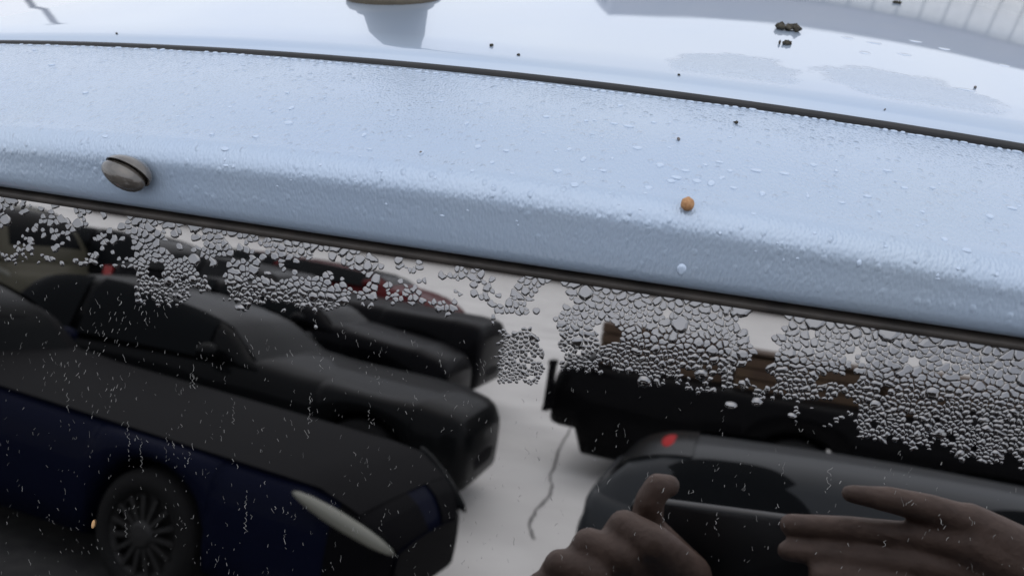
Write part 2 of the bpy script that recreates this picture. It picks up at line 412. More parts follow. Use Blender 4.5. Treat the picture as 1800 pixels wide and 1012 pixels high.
# ------------------------------------------------------------------ cars standing opposite (mirrored in the rear window)
def interp(x, pts):
    return float(np.interp(x, [p[0] for p in pts], [p[1] for p in pts]))
def smooth_interp(x, pts):
    xs = [p[0] for p in pts]; i = max(0, min(len(xs) - 2, int(np.searchsorted(xs, x)) - 1))
    t = (x - xs[i]) / (xs[i + 1] - xs[i]); t = min(max(t, 0), 1)
    ys = [p[1] for p in pts]
    def tang(k):
        if k == 0 or k == len(xs) - 1: return 0 if k else (ys[1] - ys[0]) / (xs[1] - xs[0])
        return (ys[k + 1] - ys[k - 1]) / (xs[k + 1] - xs[k - 1])
    h = xs[i + 1] - xs[i]; a, b = tang(i), tang(i + 1)
    return ys[i] * (2 * t ** 3 - 3 * t * t + 1) + h * a * (t ** 3 - 2 * t * t + t) + ys[i + 1] * (-2 * t ** 3 + 3 * t * t) + h * b * (t ** 3 - t * t)
M_cglass = mat('dark_car_glass', (.006, .007, .008), .2, spec=.03)
M_lamp = mat('headlamp_lens', (.24, .24, .20), .4, coat=.15)
M_trim_refl = mat('black_trim_and_reflection', (.004, .004, .005), .6, spec=.04)
def build_car(label, color, loc, yaw, Ln=4.1, W=1.6, H=1.45, hood=.92, tail='hatch', wr=.31, oh=.78, cab=(1.0, 1.75, 3.4, 4.0), belt=.95, nose=(.22, .72), coat=.6, rough=.35, lampc=None, plan=.72, group=None, name='parked_car', painted_reflection=False, rimcol=None, win=None, lamps=True):
    m = mat('car_paint', color, rough, 0, coat, spec=.02)
    root = empty(name, (loc[0], loc[1], ZG), yaw); tag(root, label, 'car', group)
    x0 = -Ln; xf, xr = -oh, -(Ln - .75)
    nz0, nz1 = nose
    top = [(-Ln, belt - .12 if tail != 'saloon' else belt - .05), (-Ln + .12, belt), (-cab[3] + .1, belt), (-cab[0], hood + .03), (-cab[0] + .25, hood), (-.35, nz1 + (hood - nz1) * .62), (-.10, nz1 + .03), (0, nz1 - .08)]
    def zb(x):
        z = nz0 if x > -.3 else .2
        if x < -Ln + .3: z = .28
        for c in (xf, xr):
            q = (wr + .055) ** 2 - (x - c) ** 2
            if q > 0: z = max(z, wr + math.sqrt(q) - .005)
        return z
    def hw(x):
        a = 1.0
        e = -x
        if e < .55: a = plan + (1 - plan) * math.sqrt(max(0, 1 - ((.55 - e) / .55) ** 2))
        e = x + Ln
        if e < .4: a = min(a, .82 + .18 * math.sqrt(max(0, 1 - ((.4 - e) / .4) ** 2)))
        return a * W / 2
    xs = sorted(set(list(np.linspace(-Ln, 0, 64)) + [-.015, -.04, -.08] + [c + s * (wr + .056) for c in (xf, xr) for s in (-1, 1)] + [c + s * (wr + .05) for c in (xf, xr) for s in (-1, 1)]))
    rings = []
    for x in xs:
        b, t, hwid = zb(x), interp(x, top), hw(x)
        if x > -.08:
            k = math.sqrt(max(0, 1 - ((x + .08) / .085) ** 2)); mid = (nz0 + nz1) / 2 - .02
            b = mid + (b - mid) * (.75 + .25 * k); t = mid + (t - mid) * (.75 + .25 * k); hwid *= .93 + .07 * k
        t = max(t, b + .02); h = t - b
        half = [(0, b), (hwid * .82, b), (hwid * .95, b + .05 * h), (hwid * .99, b + .3 * h), (hwid, b + .55 * h), (hwid * .975, b + .8 * h), (hwid * .92, b + .94 * h), (hwid * .80, t), (hwid * .4, t + .012)]
        ring = [(x, y, z) for y, z in half] + [(x, 0, t + .015)] + [(x, -y, z) for y, z in half[:0:-1]]
        rings.append(ring)
    mb = MB(); mb.loft(rings); body = mb.build('body', m, root)
    if painted_reflection:  # black overlays paint the dark reflection on bonnet and nose
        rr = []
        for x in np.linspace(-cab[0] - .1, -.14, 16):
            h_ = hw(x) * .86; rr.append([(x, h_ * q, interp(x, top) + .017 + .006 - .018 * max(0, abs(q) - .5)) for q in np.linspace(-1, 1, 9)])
        q_ = MB(); q_.loft(rr, closed=False, caps=False); q_.build('bonnet', M_trim_refl, root)
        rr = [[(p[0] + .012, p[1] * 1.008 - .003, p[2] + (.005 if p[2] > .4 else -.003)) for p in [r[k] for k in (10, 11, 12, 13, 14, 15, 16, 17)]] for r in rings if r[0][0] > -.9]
        q_ = MB(); q_.loft([[(p[0] + .006, p[1] * 1.012, p[2] + .003) for p in r[1:10]] for r in rings if r[0][0] > -.26], closed=False, caps=False); q_.build('bumper_reflection', M_trim_refl, root)
        q_ = MB(); q_.loft(rr, closed=False, caps=False); q_.build('bumper_reflection', M_trim_refl, root)
        q_ = MB(); q_.add([(p[0] + .02, p[1] * 1.02, p[2]) for p in rings[-1]], [tuple(range(len(rings[-1])))]); q_.build('nose_reflection', M_trim_refl, root)
    # cabin
    c0, c1, c2, c3 = cab
    rt = [(-c3, belt - .02), (-c2 - (c3 - c2) * .35, H - .22 * (1 if tail != 'saloon' else 1)), (-c2, H - .05), (-(c1 + c2) / 2, H), (-c1, H - .05), (-(c0 + .35 * (c1 - c0)), hood + .55 * (H - hood)), (-c0, hood)]
    rt = sorted(rt)
    def cring(x, off=0, us=None):
        r = smooth_interp(x, rt); b = belt - .03; r = max(r, b + .005); k = (r - b) / (H - b)
        w0 = hw(x) * .93; w1 = w0 - .19 * k * (W / 1.6); w2 = w1 - .10
        half = [(w0, b), (w0 - (w0 - w1) * .5 + off, b + (r - b) * .45), (w1 + off, r - .05 * k), (w2, r + off), (w2 * .5, r + .018 * k + off)]
        return half, r, k
    rings = []
    for x in np.linspace(-c3, -c0, 26):
        half, r, k = cring(x); rings.append([(x, y, z) for y, z in half] + [(x, 0, half[-1][1] + .004)] + [(x, -y, z) for y, z in half[::-1]])
    mb = MB(); mb.loft(rings, caps=True); mb.build('cabin', M_trim_refl if painted_reflection else m, root)
    def patch(name, xa, xb, kind, sgn=1, n=8):
        rr = []
        for x in np.linspace(xa, xb, n):
            half, r, k = cring(x, .02 if kind == 'side' else .007)
            if kind == 'side':
                a, bq, cq = half[0], half[1], half[2]
                ring = [(x, sgn * (a[0] + .012), a[1] + .04 * k), (x, sgn * (bq[0] + .004), bq[1]), (x, sgn * (cq[0] + .004), cq[1] - .005), (x, sgn * (half[3][0] + .03), half[3][1] + .0)]
            if kind == 'side' and win:
                t_ = 2 * (x - xa) / (xb - xa) - 1; f_ = .12 + .88 * max(0, 1 - abs(t_) ** 3.2) ** .5
                ring = [tuple(ring[0][q] + (p_[q] - ring[0][q]) * f_ for q in range(3)) for p_ in ring]
            if kind != 'side':
                ws = half[3][0] * .98; z = half[3][1] + .004
                ring = [(x, y, z + .018 * k * (1 - abs(y) / max(ws, .01))) for y in np.linspace(-ws, ws, 7)]
            rr.append(ring)
        mb = MB(); mb.loft(rr, closed=False, caps=False); return mb.build(name, M_cglass, root)
    for sg in (-1, 1):
        mid = (c1 + c2) / 2 + .05
        for (a_, b_) in win or (): patch('side_window', a_, b_, 'side', sg, 26)
        if win: continue
        patch('side_window', -mid + .04, -c0 - .42, 'side', sg)
        patch('side_window', -c2 - (c3 - c2) * .15, -mid - .04, 'side', sg)
    patch('windscreen', -c1 - .02, -c0 - .06, 'top')
    patch('back_window', -c3 + .1, -c2 + .02, 'top')
    # wheels and arches
    for c in (xf, xr):
        for sg in (-1, 1): wheel(root, (c, sg * (W / 2 - .12), wr), wr, sg, rimcol=rimcol)
    mb = MB(); mb.box(((xf + xr) / 2, 0, .42), (abs(xf - xr) / 2 - wr - .1, W / 2 - .15, .2)); mb.box(((xf + xr) / 2, 0, min(hood, belt) - .28), (Ln / 2 - .5, W / 2 - .3, .1)); mb.build('underbody', M_trim_refl, root, smooth=False)
    # lamps, mirrors, grille, handles
    ml = M_lamp if lampc is None else mat('headlamp_lens', lampc, .3, coat=.4)
    for sg in (-1, 1):
        Mx = Matrix.Rotation(sg * R_(-28), 3, 'Z') @ Matrix.Rotation(R_(26), 3, 'Y')
        hx = -.18 if painted_reflection else -.34
        mb = MB()
        if lamps:
            mb.ell((hx, sg * (hw(hx) * .95), nz1 + (.03 if painted_reflection else .07)), (.27 if painted_reflection else .3, .04, .036), Mx); mb.build('headlight', M_cglass if painted_reflection and sg < 0 else ml, root)
        mb = MB()
        mb = MB(); mb.ell((-c0 - .35, sg * (W / 2 + .05), belt + .06), (.07, .10, .06)); mb.build('wing_mirror', m, root)
        mb = MB(); mb.box((-Ln + .02, sg * hw(-Ln + .1) * .85, belt - .2), (.06, .08, .14)); mb.build('tail_lamp', M_tail, root, smooth=False)
        mb = MB(); mb.box((-(c1 + c2) / 2 - .05, sg * (W / 2 + .006), belt - .14), (.08, .012, .014)); mb.build('door_handle', M_trim_refl, root, smooth=False)
    mb = MB(); mb.loft([[(.008 - (y / (W / 2)) ** 2 * .06, y, nz0 + .12), (.012 - (y / (W / 2)) ** 2 * .06, y, nz0 + .2), (-.002 - (y / (W / 2)) ** 2 * .06, y, nz0 + .24)] for y in np.linspace(-W * .28, W * .28, 9)], closed=False, caps=False); mb.build('grille', M_trim_refl, root)
    return root
GRP = 'cars parked in the court'
build_car('navy blue car with dark reflection painted on its bonnet and pale slanted headlight, nearest in the left row', (.0045, .0062, .018), (-.95, -3.66), R_(9), Ln=4.9, W=1.22, H=1.26, hood=.82, oh=1.22, cab=(2.9, 3.6, 4.3, 4.8), belt=.84, nose=(.2, .58), rough=.6, coat=.05, wr=.31, group=GRP, plan=.60, painted_reflection=True, rimcol=mat('dull_hubcap', (.013, .0125, .012), .6))
build_car('charcoal hatchback with grey roof, second in the left row', (.006, .0065, .007), (-1.16, -5.85), R_(1), Ln=4.4, W=1.45, H=1.26, hood=.84, oh=.75, cab=(1.6, 2.6, 3.6, 4.3), belt=.86, nose=(.20, .70), lamps=False, plan=.66, coat=.10, group=GRP)
build_car('black small car between the charcoal hatchback and the off-roader', (.003, .003, .004), (-1.95, -8.0), R_(1), Ln=3.9, W=1.3, H=1.22, hood=.95, belt=.95, oh=.72, cab=(1.2, 1.9, 3.2, 3.8), nose=(.24, .78), lamps=False, plan=.75, coat=.05, group=GRP)
build_car('black square nosed off-roader with high bonnet, farthest of the left row', (.005, .005, .006), (-1.98, -9.7), R_(0), Ln=4.9, W=1.8, H=1.36, hood=1.15, oh=.8, cab=(2.6, 2.9, 4.3, 4.8), belt=1.15, nose=(.34, 1.06), lamps=False, wr=.36, plan=.72, coat=.05, group=GRP)
build_car('dark red estate car behind the black off-roader', (.085, .006, .007), (-3.1, -12.2), R_(0), Ln=4.7, W=1.75, H=1.44, hood=1.2, oh=.85, cab=(.9, 1.5, 4.1, 4.6), belt=1.2, lampc=(.02, .02, .02), nose=(.3, .95), coat=.2, group=GRP)
build_car('black rounded small car far back at the left', (.005, .005, .006), (-6.5, -11.0), R_(10), Ln=3.6, W=1.6, H=1.45, hood=.95, cab=(.4, 1.2, 2.7, 3.5), lampc=(.02, .02, .02), coat=.2, group=GRP)
build_car('old beige car with dark windows at the far left', (.085, .08, .06), (-8.25, -9.9), R_(8), Ln=4.0, W=1.65, H=1.62, hood=.9, cab=(.3, .9, 2.8, 3.6), lampc=(.1, .1, .08), coat=.1, group=GRP)
r1 = build_car('grey hatchback with red high brake light and dark oval window, nearest on the right', (.036, .039, .042), (-.16, -3.6), R_(185), Ln=4.1, W=1.2, H=1.21, hood=.94, belt=.86, cab=(.02, .40, 3.0, 3.6), oh=.9, nose=(.64, .92), lampc=(.01, .01, .01), plan=.70, coat=.15, group=GRP, win=((-.95, -.22), (-2.3, -1.3)), lamps=False)
mb = MB(); mb.ell((-.31, .0, 1.155), (.045, .18, .022)); mb.build('brake_light', mat('red_lamp', (.40, .006, .008), .5, spec=.05), r1)
# black pickup with crates on its bed
truck = build_car('black pickup truck with large mirror, behind the grey hatchback', (.004, .004, .0045), (-.80, -8.2), R_(187), Ln=5.4, W=1.8, H=1.25, hood=1.05, belt=1.04, oh=2.2, cab=(3.2, 3.5, 4.6, 4.9), nose=(.42, 1.03), lampc=(.01, .01, .01), wr=.36, coat=.05, plan=.96, group=GRP)
mb = MB()
for (a, b, c, d_) in ((0, -1.12, .015, .24), (.12, -1.12, .015, .24)): mb.box((-.02 + 0, -.98 - a, .82), (.02, .014, .2))
mb.box((-.02, -1.04, 1.03), (.025, .08, .02)); mb.box((-.02, -1.04, .61), (.025, .08, .02)); mb.build('mirror_bracket', M_trim_refl, truck, smooth=False)
M_crate = mottled('brown_crate_wood', (.065, .036, .02), (.10, .06, .03), 5, .7)
for i, (cx, hh, lab) in enumerate(((.05, .18, 'brown wooden crate at the tail of the black pickup'), (1.32, .14, 'low brown wooden crate in the middle of the pickup bed'), (2.6, .2, 'tall brown wooden crate beside the pickup cab'))):
    e = empty('crate', (cx, -7.95 + cx * .12, ZG + 1.04)); tag(e, lab, 'crate', 'crates on the pickup')
    for z in np.arange(.05, hh + .2, .1):
        mb = MB()
        for sy in (-1, 1): mb.box((0, sy * .3, z), (.6, .012, .042))
        for sx in (-1, 1): mb.box((sx * .588, 0, z), (.012, .285, .042))
        mb.build('slat', M_crate, e, smooth=False)
    mb = MB(); mb.box((0, 0, .02), (.57, .28, .012)); mb.box((0, 0, hh + .2), (.6, .3, .01)); mb.build('crate_base', M_crate, e, smooth=False)

# ------------------------------------------------------------------ the person with the phone
def capsule_mesh(name, chains, m, parent, voxel, smooth=6, push=0):
    mb = MB()
    def cap(a, b, ra, rb):
        a = Vector(a); b = Vector(b); dv = b - a; ln = dv.length
        if ln < 1e-6: return
        q = dv.to_track_quat('Z', 'Y'); n = 12; rings = []
        for t in np.linspace(-90, 0, 5)[0:]:
            rings.append((ra * math.cos(R_(t)), ra * math.sin(R_(t))))
        for t in np.linspace(0, 90, 5): rings.append((rb * math.cos(R_(t)), ln + rb * math.sin(R_(t))))
        mb.loft([[a + q @ Vector((max(r, 1e-4) * math.cos(2 * math.pi * j / n), max(r, 1e-4) * math.sin(2 * math.pi * j / n), z)) for j in range(n)] for r, z in rings])
    for ch in chains:
        for i in range(len(ch) - 1): cap(ch[i][0], ch[i + 1][0], ch[i][1] + push, ch[i + 1][1] + push)
    o = mb.build(name, m, None)
    bpy.context.view_layer.objects.active = o
    md = o.modifiers.new('r', 'REMESH'); md.mode = 'VOXEL'; md.voxel_size = voxel; md.use_smooth_shade = True
    ms = o.modifiers.new('s', 'SMOOTH'); ms.iterations = smooth; ms.factor = .5
    dg = bpy.context.evaluated_depsgraph_get(); me = bpy.data.meshes.new_from_object(o.evaluated_get(dg))
    old = o.data; o.modifiers.clear(); o.data = me; bpy.data.meshes.remove(old)
    for p in me.polygons: p.use_smooth = True
    if not me.materials: me.materials.append(m)
    if parent:
        o.parent = parent; o.matrix_parent_inverse = Matrix.Translation(-Vector(parent.location))
    return o
M_skin = mottled('skin', (.088, .055, .042), (.125, .08, .062), 90, .6, .5, bscale=260, dist=.0012)
M_teal = mottled('teal_knit', (.012, .035, .036), (.02, .05, .05), 90, .9)
M_trou = mottled('dark_denim', (.012, .014, .02), (.02, .022, .03), 60, .9)
M_hair = mottled('dark_hair', (.012, .009, .007), (.025, .018, .013), 120, .6)
K = .50
def hp(px, py, k=.40): return facing(px, py, k * 1.25)
person = empty('person', (.13, -.66, ZG)); tag(person, 'person in a teal jumper holding a black phone before the rear window', 'person')
wl = hp(1180, 1180, .43); wr_ = hp(1935, 1075, .42)
# hand on the right of the mirror image
kr = (hp(1705, 918), hp(1715, 962), hp(1722, 1010, .405), hp(1735, 1055, .41))
hand_r = [[(wr_, .024), (kr[0], .0105)], [(wr_, .024), (kr[1], .011)], [(wr_, .024), (kr[2], .011)], [(wr_, .024), (kr[3], .0105)],
    [(kr[0], .0092), (hp(1635, 894, .395), .0078), (hp(1560, 877, .39), .0070), (hp(1494, 867, .385), .0048)],
    [(kr[1], .0095), (hp(1600, 941, .40), .0074), (hp(1490, 928, .395), .0068), (hp(1390, 922, .39), .0062)],
    [(kr[2], .0095), (hp(1600, 992, .40), .0074), (hp(1480, 978, .395), .0066), (hp(1384, 967, .39), .0056)],
    [(kr[3], .009), (hp(1620, 1045, .40), .0078), (hp(1520, 1024, .395), .0072), (hp(1440, 1012, .39), .006)],
    [(wr_, .02), (hp(1840, 1010, .43), .0125), (hp(1760, 985, .45), .0100), (hp(1690, 975, .455), .0080)]]
kl = (hp(1175, 985, .40), hp(1130, 1010, .405), hp(1085, 1035, .41), hp(1040, 1065, .415))
hand_l = [[(wl, .024), (hp(1210, 1060, .43), .014), (kl[0], .0125)], [(wl, .024), (kl[1], .0125)], [(wl, .024), (kl[2], .0125)], [(wl, .024), (kl[3], .0115)],
    [(hp(1215, 1010, .40), .0118), (hp(1150, 955, .375), .0105), (hp(1098, 925, .38), .0095), (hp(1075, 950, .40), .0085)],
    [(kl[1], .0122), (hp(1100, 980, .378), .0105), (hp(1035, 957, .38), .0095), (hp(1015, 985, .40), .0085)],
    [(kl[2], .0118), (hp(1045, 1010, .378), .0102), (hp(985, 993, .38), .0092), (hp(965, 1020, .40), .0082)],
    [(kl[3], .0105), (hp(1000, 1045, .38), .009), (hp(950, 1030, .385), .0082), (hp(935, 1050, .40), .0075)],
    [(hp(1215, 1010, .415), .0125), (hp(1135, 925, .40), .0098), (hp(1142, 880, .39), .0086), (hp(1156, 855, .388), .0078), (hp(1175, 853, .39), .0066)]]
z = lambda h: ZG + h
px0 = .13
sh_l, sh_r = (px0 - .17, -.66, z(1.27)), (px0 + .17, -.66, z(1.27))
el_l, el_r = Vector((px0 - .19, -.43, z(1.2))), Vector((px0 + .30, -.42, z(1.3)))
arm_l = [(sh_l, .05), (el_l, .038), (wl, .025)]; arm_r = [(sh_r, .05), (el_r, .038), (wr_, .025)]
torso = [[((px0, -.66, z(.90)), .12), ((px0, -.66, z(1.05)), .115), ((px0, -.66, z(1.2)), .125), ((px0, -.65, z(1.31)), .07), ((px0, -.64, z(1.40)), .05), ((px0, -.63, z(1.48)), .08), ((px0, -.635, z(1.52)), .085)],
    [((px0 - .08, -.66, z(.88)), .10), ((px0 + .08, -.66, z(.88)), .10)], [((px0 - .06, -.66, z(1.2)), .11), ((px0 + .06, -.66, z(1.2)), .11)], [(sh_l, .055), ((px0, -.655, z(1.3)), .06), (sh_r, .055)],
    [((px0, -.56, z(1.47)), .018), ((px0, -.545, z(1.45)), .014)], [((px0, -.6, z(1.42)), .05), ((px0, -.585, z(1.40)), .035)],
    [((px0 - .085, -.635, z(1.48)), .012), ((px0 - .088, -.64, z(1.5)), .014)], [((px0 + .085, -.635, z(1.48)), .012), ((px0 + .088, -.64, z(1.5)), .014)]]
legs = [[((px0 + s * .09, -.66, z(.85)), .085), ((px0 + s * .10, -.65, z(.46)), .055), ((px0 + s * .10, -.67, z(.08)), .038)] for s in (-1, 1)]
feet = [[((px0 + s * .10, -.69, z(.045)), .04), ((px0 + s * .12, -.53, z(.035)), .034)] for s in (-1, 1)]
capsule_mesh('body', torso + legs + feet + [arm_l, arm_r] + hand_l + hand_r, M_skin, person, .0021, 3)
def cut(a, b, t): return tuple(Vector(a).lerp(Vector(b), t))
capsule_mesh('jumper', [torso[0][:3] + [((px0, -.655, z(1.30)), .075)], torso[1], torso[2], torso[3], [arm_l[0], arm_l[1], (cut(el_l, wl, .8), .028)], [arm_r[0], arm_r[1], (cut(el_r, wr_, .8), .028)]], M_teal, person, .009, 4, .012)
capsule_mesh('trousers', [[((px0 - .06, -.66, z(.9)), .11), ((px0 + .06, -.66, z(.9)), .11)]] + legs, M_trou, person, .009, 4, .012)
capsule_mesh('hair', [[((px0, -.66, z(1.50)), .085), ((px0, -.645, z(1.545)), .078)], [((px0, -.675, z(1.5)), .08), ((px0, -.69, z(1.42)), .055)]], M_hair, person, .007, 4, .004)
for s in (-1, 1):
    capsule_mesh('shoe', [feet[0 if s < 0 else 1]], M_dark, person, .007, 3, .008)
    mb = MB(); mb.ell((px0 + s * .033, -.553, z(1.492)), (.013, .008, .008)); o = mb.build('eye', M_hair, person, off=person.location)
# phone
pc = hp(1320, 1000, .425); ux = (hp(1640, 1042, .43) - hp(1150, 968, .43)).normalized()
nn = Vector(GN) * -1; nn = (nn - ux * nn.dot(ux)).normalized(); uy = nn.cross(ux)
MR = Matrix((ux, uy, nn)).transposed()
phone = empty('phone', pc); tag(phone, 'black smartphone gripped in both hands in front of the rear window', 'phone')
mb = MB(); nseg = []
for zz, ins in ((-.0038, .0012), (-.0028, 0), (.0028, 0), (.0038, .0012)):
    ring = []
    for cx, cy, a0 in ((.064, .029, 0), (-.064, .029, 90), (-.064, -.029, 180), (.064, -.029, 270)):
        for a in np.linspace(a0, a0 + 90, 5): ring.append(MR @ Vector((cx + (.0075 - ins) * math.cos(R_(a)), cy + (.0075 - ins) * math.sin(R_(a)), zz)))
    nseg.append(ring)
mb.loft(nseg); mb.build('case', mat('black_phone_case', (.008, .009, .011), .4), phone)
mb = MB(); mb.box((0, 0, 0), (.004, .010, .0012), MR); o = mb.build('camera_lens', M_cglass, phone, smooth=False); o.location = MR @ Vector((-.055, .022, .0045))

# ------------------------------------------------------------------ rain drops on the rear window
def density(px, py):
    """0..1 how much of the pane is covered by drops, and the drop size factor"""
    ed = 342 + .15 * px; q = py - ed
    if q < 4: return 0, 1
    def blob(x0, x1, y0, y1): return x0 < px < x1 and y0 < py < y1
    px += 16 * noise.noise(Vector((px / 30., py / 26., 1.3))) + 7 * noise.noise(Vector((px / 9., py / 9., 5.3))); py += 12 * noise.noise(Vector((px / 24., py / 24., 9.3)))
    n1 = noise.noise(Vector((px / 45., py / 45., 3.1))); n2 = noise.noise(Vector((px / 19., py / 30., 7.7)))
    if blob(1050, 1085, 560, 602) or blob(1312, 1384, 550, 588) or blob(1326, 1366, 588, 640) or blob(1440, 1500, 655, 676) or blob(1290, 1356, 640, 676): return 0, 1
    if px < 235:
        lim = 120 - px * .12
        return ((.62 if n1 > -.02 else .06) if q < lim else 0), 1
    if px < 660:
        lim = 128 - max(0, px - 560) * .35 + 22 * n1
        if px < 330: lim = 155
        d = .97 if n1 > -.22 else .12
        if blob(405, 440, 420, 455) or blob(585, 640, 478, 500) or blob(318, 345, 425, 452): d = .05
        return (d * min(1, (lim - q) / 25 + .3) if q < lim else 0), 1
    if px < 880:
        lim = 95 + 30 * n1
        return ((.72 if n1 > .02 else .05) if q < lim else 0), 1
    if blob(876, 948, 582, 672): return .93, .8
    if px < 985:
        return ((.9 if n1 > -.12 else .15) if q < 72 + 14 * n1 and px > 890 else 0), 1.1
    lim = 160 + 30 * n1 if px < 1400 else 168 + (px - 1400) * .13
    if px > 1510: lim = 215 + 22 * n1
    if blob(1385, 1505, 700, 830): return (.5 if py < 745 + 20 * n2 and n2 > .05 else 0), .9
    return ((.98 if n1 > -.5 else .5) * min(1, max(.0, (lim - q) / 30 + .25)) if q < lim else 0), 1.0
def chaikin(p, w=.25):
    o = []
    for i in range(len(p)):
        a, b = p[i], p[(i + 1) % len(p)]
        o.append((a[0] * (1 - w) + b[0] * w, a[1] * (1 - w) + b[1] * w)); o.append((a[0] * w + b[0] * (1 - w), a[1] * w + b[1] * (1 - w)))
    return o
rng = random.Random(5)
# seeds with varied weight on the pane (x, s)
cellg = .0056; grid = {}; seeds = []
for it in range(90000):
    x = rng.uniform(-.225, .185); s = rng.uniform(.0008, .060)
    px, py = glass_px(x, s)
    if not (-60 < px < 1860 and py < 1000): continue
    big = rng.random()
    rad = .00064 + .00076 * rng.random() + (.0020 * rng.random() if big > .84 else 0)
    dn, sf = density(px, py)
    rad *= min(1.12, max(.55, 1.12 - .0030 * (py - (342 + .15 * px))))
    if rng.random() < .35 and noise.noise(Vector((px / 60., py / 60., 2.2))) > .1: rad *= .75
    rad *= sf
    gi, gj = int(x / cellg + 1000), int(s / cellg)
    ok = True
    for a in (-1, 0, 1):
        for b in (-1, 0, 1):
            for (x2, s2, r2) in grid.get((gi + a, gj + b), ()):
                if (x - x2) ** 2 + (s - s2) ** 2 < ((rad + r2) * .86) ** 2: ok = False; break
            if not ok: break
        if not ok: break
    if ok: grid.setdefault((gi, gj), []).append((x, s, rad)); seeds.append((x, s, rad, gi, gj, dn))
def cell(x, s, rad, gi, gj, mate=None):
    n = 14; lim = rad * 2.0; cut_ = None
    poly = [(lim * math.cos(2 * math.pi * i / n), lim * math.sin(2 * math.pi * i / n)) for i in range(n)]
    for a in (-1, 0, 1):
        for b in (-1, 0, 1):
            for (x2, s2, r2) in grid.get((gi + a, gj + b), ()):
                dx, ds = x2 - x, s2 - s; d2 = dx * dx + ds * ds
                if d2 < 1e-12 or d2 > (lim * 2.4) ** 2: continue
                dd = math.sqrt(d2); ux_, us_ = dx / dd, ds / dd
                joined = mate is not None and abs(x2 - mate[0]) < 1e-9 and abs(s2 - mate[1]) < 1e-9
                c = dd * (.5 + .5 * (rad * rad - r2 * r2) / d2) - (0 if joined else .00004)
                if joined: cut_ = (ux_, us_, c)
                out = []
                for i in range(len(poly)):
                    p, q = poly[i], poly[(i + 1) % len(poly)]
                    fp = p[0] * ux_ + p[1] * us_ - c; fq = q[0] * ux_ + q[1] * us_ - c
                    if fp <= 0: out.append(p)
                    if (fp <= 0) != (fq <= 0):
                        t = fp / (fp - fq); out.append((p[0] + (q[0] - p[0]) * t, p[1] + (q[1] - p[1]) * t))
                poly = out
                if len(poly) < 3: return None
    if mate is None: return poly
    # open the polygon along the side it shares with its mate
    if cut_ is None: return None
    n = len(poly); on = [abs(p[0] * cut_[0] + p[1] * cut_[1] - cut_[2]) < 1e-7 for p in poly]
    for i in range(n):
        if on[i] and on[(i + 1) % n]: return [poly[(i + 1 + k) % n] for k in range(n)]
    return None
def drop_geo(poly, hk, jit, seed, sag_k=.55, plate=0.):
    p = chaikin(chaikin(poly, .25), .25)
    if len(p) > 26: p = [p[i] for i in range(0, len(p), 2)]
    p = [(a * (1 + jit * noise.noise(Vector((a * 1500, b * 1500, seed)))), b * (1 + jit * noise.noise(Vector((a * 1500, b * 1500, seed + 9))))) for a, b in p]
    n = len(p); ar = abs(sum(p[i][0] * p[(i + 1) % n][1] - p[(i + 1) % n][0] * p[i][1] for i in range(n))) / 2
    h = hk * math.sqrt(ar)
    V = []; 
    R0 = math.sqrt(ar / math.pi) * sag_k
    b0, b1 = min(q[1] for q in p), max(q[1] for q in p)
    def hgt(sc, b, dome):
        rim = float(np.interp(sc, (0, .80, .88, .95, 1), (1, 1, .95, .7, -.03)))
        wedge = (.025 + (b - b0) * .215 / max(h, 1e-9)) * h * rim
        return plate * wedge + (1 - plate) * dome * h
    for sc, hz in ((1, -.03), (.95, .20), (.80, .62), (.50, .93), (.22, 1.0)):
        for a, b in p: V.append((a * sc, b * sc + (1 - plate) * R0 * (1 - sc), hgt(sc, b * sc, hz)))
    V.append((0, (1 - plate) * R0, hgt(0, 0, 1.0))); V.append((0, 0, -.05 * h))
    Fs = []
    for r in range(4):
        for i in range(n):
            k = (i + 1) % n; Fs.append((r * n + i, r * n + k, (r + 1) * n + k, (r + 1) * n + i))
    for i in range(n):
        k = (i + 1) % n; Fs.append((4 * n + i, 4 * n + k, 5 * n)); Fs.append((k, i, 5 * n + 1))
    return V, [f[::-1] for f in Fs], ar          # (x, down, out) is left-handed
BG = Matrix((Vector((1, 0, 0)), Vector(GD), Vector(GN))).transposed()      # pane basis (x, down, outwards)
def on_pane(x, s, lift=0): return Vector((x, 0, 0)) + Vector(GD) * s + Vector(GN) * lift
drops = []
alive = {}
for sd in seeds:
    if rng.random() <= sd[5]: alive[(sd[0], sd[1])] = sd
used = set()
